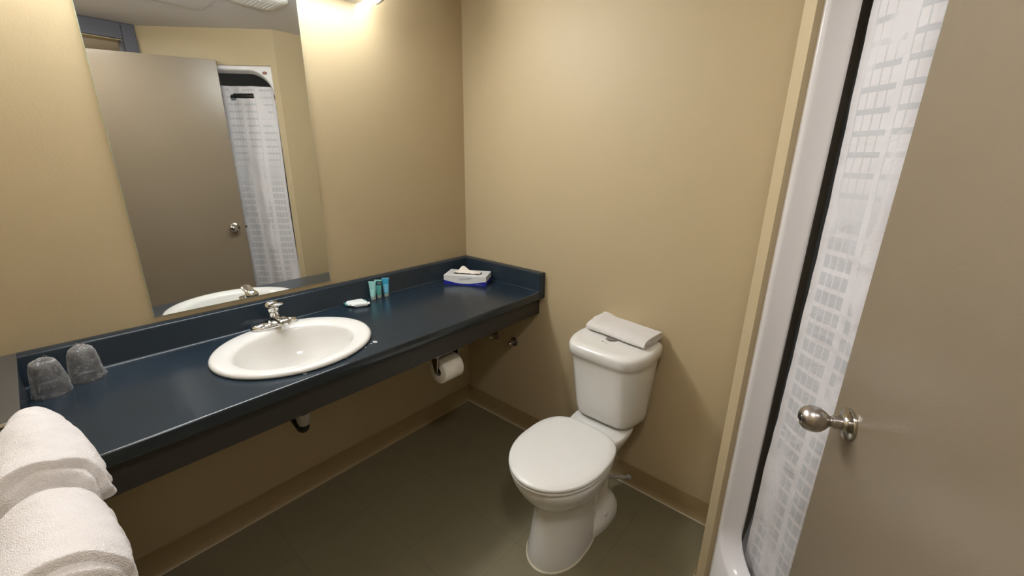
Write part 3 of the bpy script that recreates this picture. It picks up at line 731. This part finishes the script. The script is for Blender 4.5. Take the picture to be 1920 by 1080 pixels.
o_ = local(obj('outer_fold', bm, M_terry2, smooth=True, angle=60), wc)
bm = bmesh.new(); rings = []
for i in range(15):
    f = i / 14; x = -.128 + .262 * f
    pr = [(-.046, .0165), (.0, .0150), (.066, .017), (.078, .0185), (.070, .0225), (.0, .0215), (-.032, .0245), (-.050, .0205)]
    rings.append([(x + (.006 if i == 14 else 0), y, z + .001 * math.sin(f * 9 + y * 40)) for y, z in pr])
loft(bm, rings); local(obj('inner_fold', bm, M_terry2, smooth=True, angle=60), wc)
wc.rotation_euler = (0, 0, math.radians(-5))

# ------------------------------------------------------------------ shower stall behind the diagonal wall
sh = thing('shower_stall', 'white moulded fiberglass corner shower stall with rounded opening', 'shower', tuple(dg(.44, .05, 0)))
def rloop(s0, s1, z0, z1, rt, rb, q, n=14):
    pts = []
    def arc(cs, cz, r, a0):
        for k in range(n + 1):
            a = math.radians(a0 + 90 * k / n); pts.append(dg(cs + r * math.cos(a), q, cz + r * math.sin(a)))
    arc(s1 - rt, z1 - rt, rt, 0); arc(s0 + rt, z1 - rt, rt, 90); arc(s0 + rb, z0 + rb, rb, 180); arc(s1 - rb, z0 + rb, rb, 270)
    return pts
bm = bmesh.new()
loft(bm, [rloop(.0415, .8435, .001, 2.072, .002, .002, .06), rloop(.0415, .8435, .001, 2.072, .002, .002, .020), rloop(.046, .838, .170, 2.056, .165, .14, .020), rloop(.049, .834, .174, 2.053, .165, .14, .022),
          rloop(.0525, .830, .18, 2.049, .165, .14, .030), rloop(.056, .824, .185, 2.045, .165, .14, .045), rloop(.068, .812, .190, 2.038, .16, .135, .074), rloop(.071, .809, .188, 2.036, .16, .135, .079), rloop(.071, .809, .15, 2.036, .16, .135, .084), rloop(.055, .825, .09, 2.05, .16, .135, .088)], False, False)
o_ = obj('front_frame', bm, M_fiber, sh, smooth=True, angle=70)
md = o_.modifiers.new('t', 'SOLIDIFY'); md.thickness = .004; md.offset = 0
# lining: walls, floor pan and dome
ip = [dg(.05, .085, 0)[:2], (1.60, .10), (1.60, .62), (2.66, .62), (2.66, -.60), dg(.83, .085, 0)[:2]]
bm = bmesh.new()
for a, b in zip(ip, ip[1:]):
    a = Vector(a); b = Vector(b); v = [bm.verts.new((a.x, a.y, .02)), bm.verts.new((b.x, b.y, .02)), bm.verts.new((b.x, b.y, 2.2)), bm.verts.new((a.x, a.y, 2.2))]
    bm.faces.new(v)
f = bm.faces.new([bm.verts.new((p[0], p[1], 2.2)) for p in ip])
o_ = obj('stall_lining', bm, M_fiberin, sh); md = o_.modifiers.new('t', 'SOLIDIFY'); md.thickness = .01
bm = bmesh.new(); prism(bm, [tuple(p) for p in ip], .0005, .09); obj('shower_pan', bm, M_fiber, sh)
bm = bmesh.new(); p0 = dg(.095, .0185, 2.0345)
R_ = []
for k, (r, dq) in enumerate(((1, 0), (1, -.0012), (.93, -.0014))):
    R_.append([dg(.095 + .017 * r * math.cos(a), .0192 + dq, 2.031 + .010 * r * math.sin(a)) for a in [2 * PI * j / 28 for j in range(28)]])
loft(bm, R_); obj('oval_sticker', bm, M_sticker, sh)

rod = thing('curtain_rod', 'dark steel shower curtain rod seen through the slots of the curtain in the mirror', 'curtain rod', tuple(dg(.44, .082, 1.895)))
bm = bmesh.new(); tube(bm, [dg(.062, .124, 1.897), dg(.818, .124, 1.897)], .0125, 20); obj('rod', bm, M_metalrod, rod, smooth=True)
for s in (.060, .816):
    bm = bmesh.new(); x_, y__, d_ = basis((U2.x, U2.y, 0)); lathe(bm, dg(s, .124, 1.897), (U2.x, U2.y, 0), [(.022, 0), (.022, .004), (.016, .006)], 20); obj('rod_flange', bm, M_metalrod, rod, smooth=True)

# curtain: gentle folds, slot where the rod shows
bm = bmesh.new(); uvl = bm.loops.layers.uv.new('UVMap')
NS, NZ = 150, 240
S0, S1, Z0, Z1 = .091, .800, .105, 1.957
def cq(s, z):
    q = .094 + .0065 * math.sin((s - .1) * 30 + .5 * math.sin(z * 1.3)) + .0035 * math.sin(s * 63 + 1.0 + z * .8)
    q += .004 * noise.noise(Vector((s * 9, z * 3.5, 1.5))) + .0018 * noise.noise(Vector((s * 30 + z * 8, z * 14, 7)))
    q += .006 * math.exp(-((s - .235) / .02) ** 2) * math.exp(-((z - 1.05) / .22) ** 2)
    low = max(0, min(1, (.55 - z) / .5)); q += .012 * low
    return q
def cs(s, z): return S0 + (s - S0) * 1.0 - .010 * (max(0, .8 - z)) * (1 - (s - S0) / (S1 - S0)) - .004 * math.sin(z * 4)
V = [[None] * (NZ + 1) for _ in range(NS + 1)]
for i in range(NS + 1):
    for j in range(NZ + 1):
        s = S0 + (S1 - S0) * i / NS; z = Z0 + (Z1 - Z0) * j / NZ
        V[i][j] = bm.verts.new(dg(cs(s, z), cq(s, z), z))
def slot(s, z):
    for c0 in (.228, .525):
        if c0 <= s <= c0 + .150 and abs(z - 1.896) < .0165: return True
        if (s - c0 - .150) ** 2 + (z - 1.884) ** 2 < .021 ** 2: return True
    if abs(s - .088) < .010 and abs(z - 1.892) < .018: return True
    return False
for i in range(NS):
    for j in range(NZ):
        s = S0 + (S1 - S0) * (i + .5) / NS; z = Z0 + (Z1 - Z0) * (j + .5) / NZ
        if slot(s, z): continue
        f = bm.faces.new((V[i][j], V[i + 1][j], V[i + 1][j + 1], V[i][j + 1]))
        for lp, (a, b) in zip(f.loops, ((i, j), (i + 1, j), (i + 1, j + 1), (i, j + 1))):
            lp[uvl].uv = (S0 + (S1 - S0) * a / NS, Z0 + (Z1 - Z0) * b / NZ)
bmesh.ops.delete(bm, geom=[v for v in bm.verts if not v.link_faces], context='VERTS')
cu = obj('shower_curtain', bm, M_curtain, smooth=True, angle=80)
tag(cu, 'white shower curtain with woven window grid pattern hanging in the corner shower opening', 'curtain')

# ------------------------------------------------------------------ bathroom door, standing open
E2 = Vector((1.7665, -.580)); DD = Vector((.404, -.915)).normalized(); DN = Vector((-DD.y, DD.x)) * -1   # DN: face normal towards the mirror
if DN.x > 0: DN = -DN
def dd(w_, t_, z): p = E2 + DD * w_ + DN * t_; return Vector((p.x, p.y, z))
DW, DH = .875, 2.094
do = thing('bathroom_door', 'open taupe-grey painted flush door standing at the right', 'door', tuple(dd(DW, -.02, .012)))
do['kind'] = 'thing'
del do['kind']
bm = bmesh.new(); prism(bm, [tuple(dd(0, 0, 0)[:2]), tuple(dd(DW, 0, 0)[:2]), tuple(dd(DW, -.032, 0)[:2]), tuple(dd(0, -.032, 0)[:2])], .012, DH)
obj('door_leaf', bm, M_door, do, bevel=.0012)
ax = (DN.x, DN.y, 0)
kp = dd(.066, 0.0002, .990)
bm = bmesh.new(); lathe(bm, kp, ax, [(.032, 0), (.0325, .003), (.031, .006), (.022, .009), (.017, .013), (.0155, .016)], 44); r_ = obj('door_rose', bm, M_nickel, do, smooth=True, angle=40)
bm = bmesh.new(); lathe(bm, kp, ax, [(.0120, .0162), (.0118, .022), (.0132, .0225), (.0132, .028), (.0115, .029), (.0105, .033), (.0125, .037), (.0190, .044), (.0245, .052), (.0268, .061), (.0262, .070), (.0230, .0785), (.0165, .085), (.0120, .0872), (.0115, .0862), (.0085, .0850), (.0080, .0868)], 44)
kb = obj('door_knob', bm, M_satin, do, smooth=True, angle=45)
bm = bmesh.new(); lathe(bm, kp + Vector(ax) * .0851, ax, [(.0078, 0), (.0078, .0030), (.006, .0034)], 24); k_ = obj('turn_button', bm, M_black, kb, smooth=True)
bm = bmesh.new(); lathe(bm, dd(.066, -.0322, .990), (-DN.x, -DN.y, 0), [(.032, 0), (.031, .006), (.012, .012), (.0115, .034), (.024, .050), (.026, .062), (.016, .080), (.003, .084)], 32); obj('door_knob', bm, M_satin, do, smooth=True)
bm = bmesh.new(); P0 = dd(-.0003, -.012, .962)
prism(bm, [tuple(dd(-.0008, -.005, 0)[:2]), tuple(dd(0, -.005, 0)[:2]), tuple(dd(0, -.027, 0)[:2]), tuple(dd(-.0008, -.027, 0)[:2])], .962, 1.018); obj('latch_plate', bm, M_nickel, do)
bm = bmesh.new(); prism(bm, [tuple(dd(-.012, -.011, 0)[:2]), tuple(dd(-.0009, -.010, 0)[:2]), tuple(dd(-.0009, -.022, 0)[:2]), tuple(dd(-.010, -.022, 0)[:2])], .982, .998); obj('latch_bolt', bm, M_chromedark, do)
for z in (.25, 1.05, 1.85):
    bm = bmesh.new(); lathe(bm, dd(DW + .004, -.036, z), (0, 0, 1), [(.006, 0), (.006, .09)], 14); obj('hinge', bm, M_nickel, do, smooth=True)

# ------------------------------------------------------------------ towel rail on the left wall
BY, BZ = -1.690, 1.072
tr = thing('towel_rail', 'towel rail on the left wall beside the counter, mostly hidden under the towels', 'towel rail', (1.1, -1.80, BZ))
bm = bmesh.new(); tube(bm, [(.822, BY, BZ), (1.50, BY, BZ)], .0095, 20); obj('bar', bm, M_chromedark, tr, smooth=True)
for x in (.830, 1.49):
    bm = bmesh.new(); lathe(bm, (x, -1.7995, BZ), (0, 1, 0), [(.024, 0), (.023, .006), (.011, .012), (.010, .10), (.013, .104), (.013, .126), (.006, .13)], 24); obj('post', bm, M_chromedark, tr, smooth=True)

def drape(name, label, x0, x1, rin, rout, zl, zr, seed, lean=(1, 1), nx=40, layers=2, flare=0.0, jag=.006, crown=0.0, cy=0.0):
    """towel folded over the rail: inverted U, thick, with rounded rolled edges. lean=(wall side, room side) widening"""
    t = thing(name, label, 'towel', (0.5 * (x0 + x1), BY, BZ + rout), 'towels on the rail')
    for L in range(layers):
        ra = rin + (rout - rin) * L / layers + .0016; rb = rin + (rout - rin) * (L + 1) / layers - .0016
        inset = (layers - 1 - L) * .013
        rings = []
        m = 46
        for i in range(nx + 1):
            f = i / nx; x = x0 - inset * .4 + (x1 + inset - x0 + inset * .4) * f
            edge = min(f, 1 - f) * nx
            er = {0: .25, 1: .80, 2: .96}.get(int(edge + .01), 1.0)   # rounded towel edges
            def pth(r, e):
                pts = []
                mid = (ra + rb) / 2; rr = mid + (r - mid) * e
                fl = 1 - flare * (1 - f) ** 2.2
                # room side (+y) from the hem up, over the bar, down the wall side
                hemR = BZ - zr + .012 * noise.noise(Vector((f * 3, seed, 1))); hemL = BZ - zl
                cyl = []
                for k in range(12): u_ = k / 12; cyl.append((+1, hemR + (BZ - hemR) * u_))
                for s_, z_ in cyl:
                    d_ = BZ - z_
                    pts.append((cy + rr * fl + d_ * .05 * lean[1] * min(1, d_ * 12) , z_))
                for k in range(22):
                    a = PI * k / 21
                    pts.append((cy + rr * fl * math.cos(a), BZ + (rr * (1 + crown)) * math.sin(a)))
                for k in range(1, 12):
                    u_ = k / 11; z_ = BZ - (BZ - hemL) * u_; d_ = BZ - z_
                    pts.append((cy - rr * fl - d_ * .06 * lean[0] * min(1, d_ * 12), z_))
                return pts
            po, pi_ = pth(rb, er), pth(ra, er)
            loop = []
            for (y, z) in po + pi_[::-1]:
                nz = noise.noise(Vector((x * 16, y * 14 + seed + L * 3, z * 11)))
                n2 = noise.noise(Vector((x * 60, y * 55 + seed, z * 55)))
                n3 = noise.noise(Vector((x * 150, y * 150 + seed, z * 150)))
                k_ = .0050 * nz + .0022 * n2 + .0010 * n3
                jx = jag * noise.noise(Vector((seed * 3, y * 22, z * 22))) + jag * .5 * noise.noise(Vector((seed, y * 60, z * 60)))
                # ragged fold on the room side
                rg = max(0, (BZ - z)) ; jy = (.013 * noise.noise(Vector((x * 38, z * 22, seed))) if y > 0 and rg > 0 else 0)
                nrm = Vector((0, y, max(0, z - BZ))).normalized() if (abs(y) > 1e-4 or z > BZ) else Vector((0, 0, 1))
                loop.append((x + jx, BY + y + nrm.y * k_ + jy, z + nrm.z * k_))
            rings.append(loop)
        bm = bmesh.new(); loft(bm, rings)
        nm = 'outer_layer' if L == layers - 1 else 'inner_layer'
        obj(nm, bm, M_terry, t, smooth=True, angle=75, sub=1)
    return t
drape('bath_towel', 'white bath towel folded over the rail, the one nearest the tumblers', .850, 1.030, .032, .060, .30, .034, 1.3, lean=(1, .0), layers=2, flare=.45, jag=.012, nx=64)
drape('hand_towel', 'white hand towel folded narrow over the rail between two thick towels', .95, 1.17, .0125, .0265, .34, .070, 4.1, lean=(.6, .4), layers=1, flare=.05, nx=50)
drape('bath_towel', 'white bath towel folded over the rail, nearest the viewer at the bottom left corner', 1.092, 1.23, .036, .057, .42, .060, 7.7, lean=(1, .1), layers=2, flare=.22, jag=.012, nx=56)
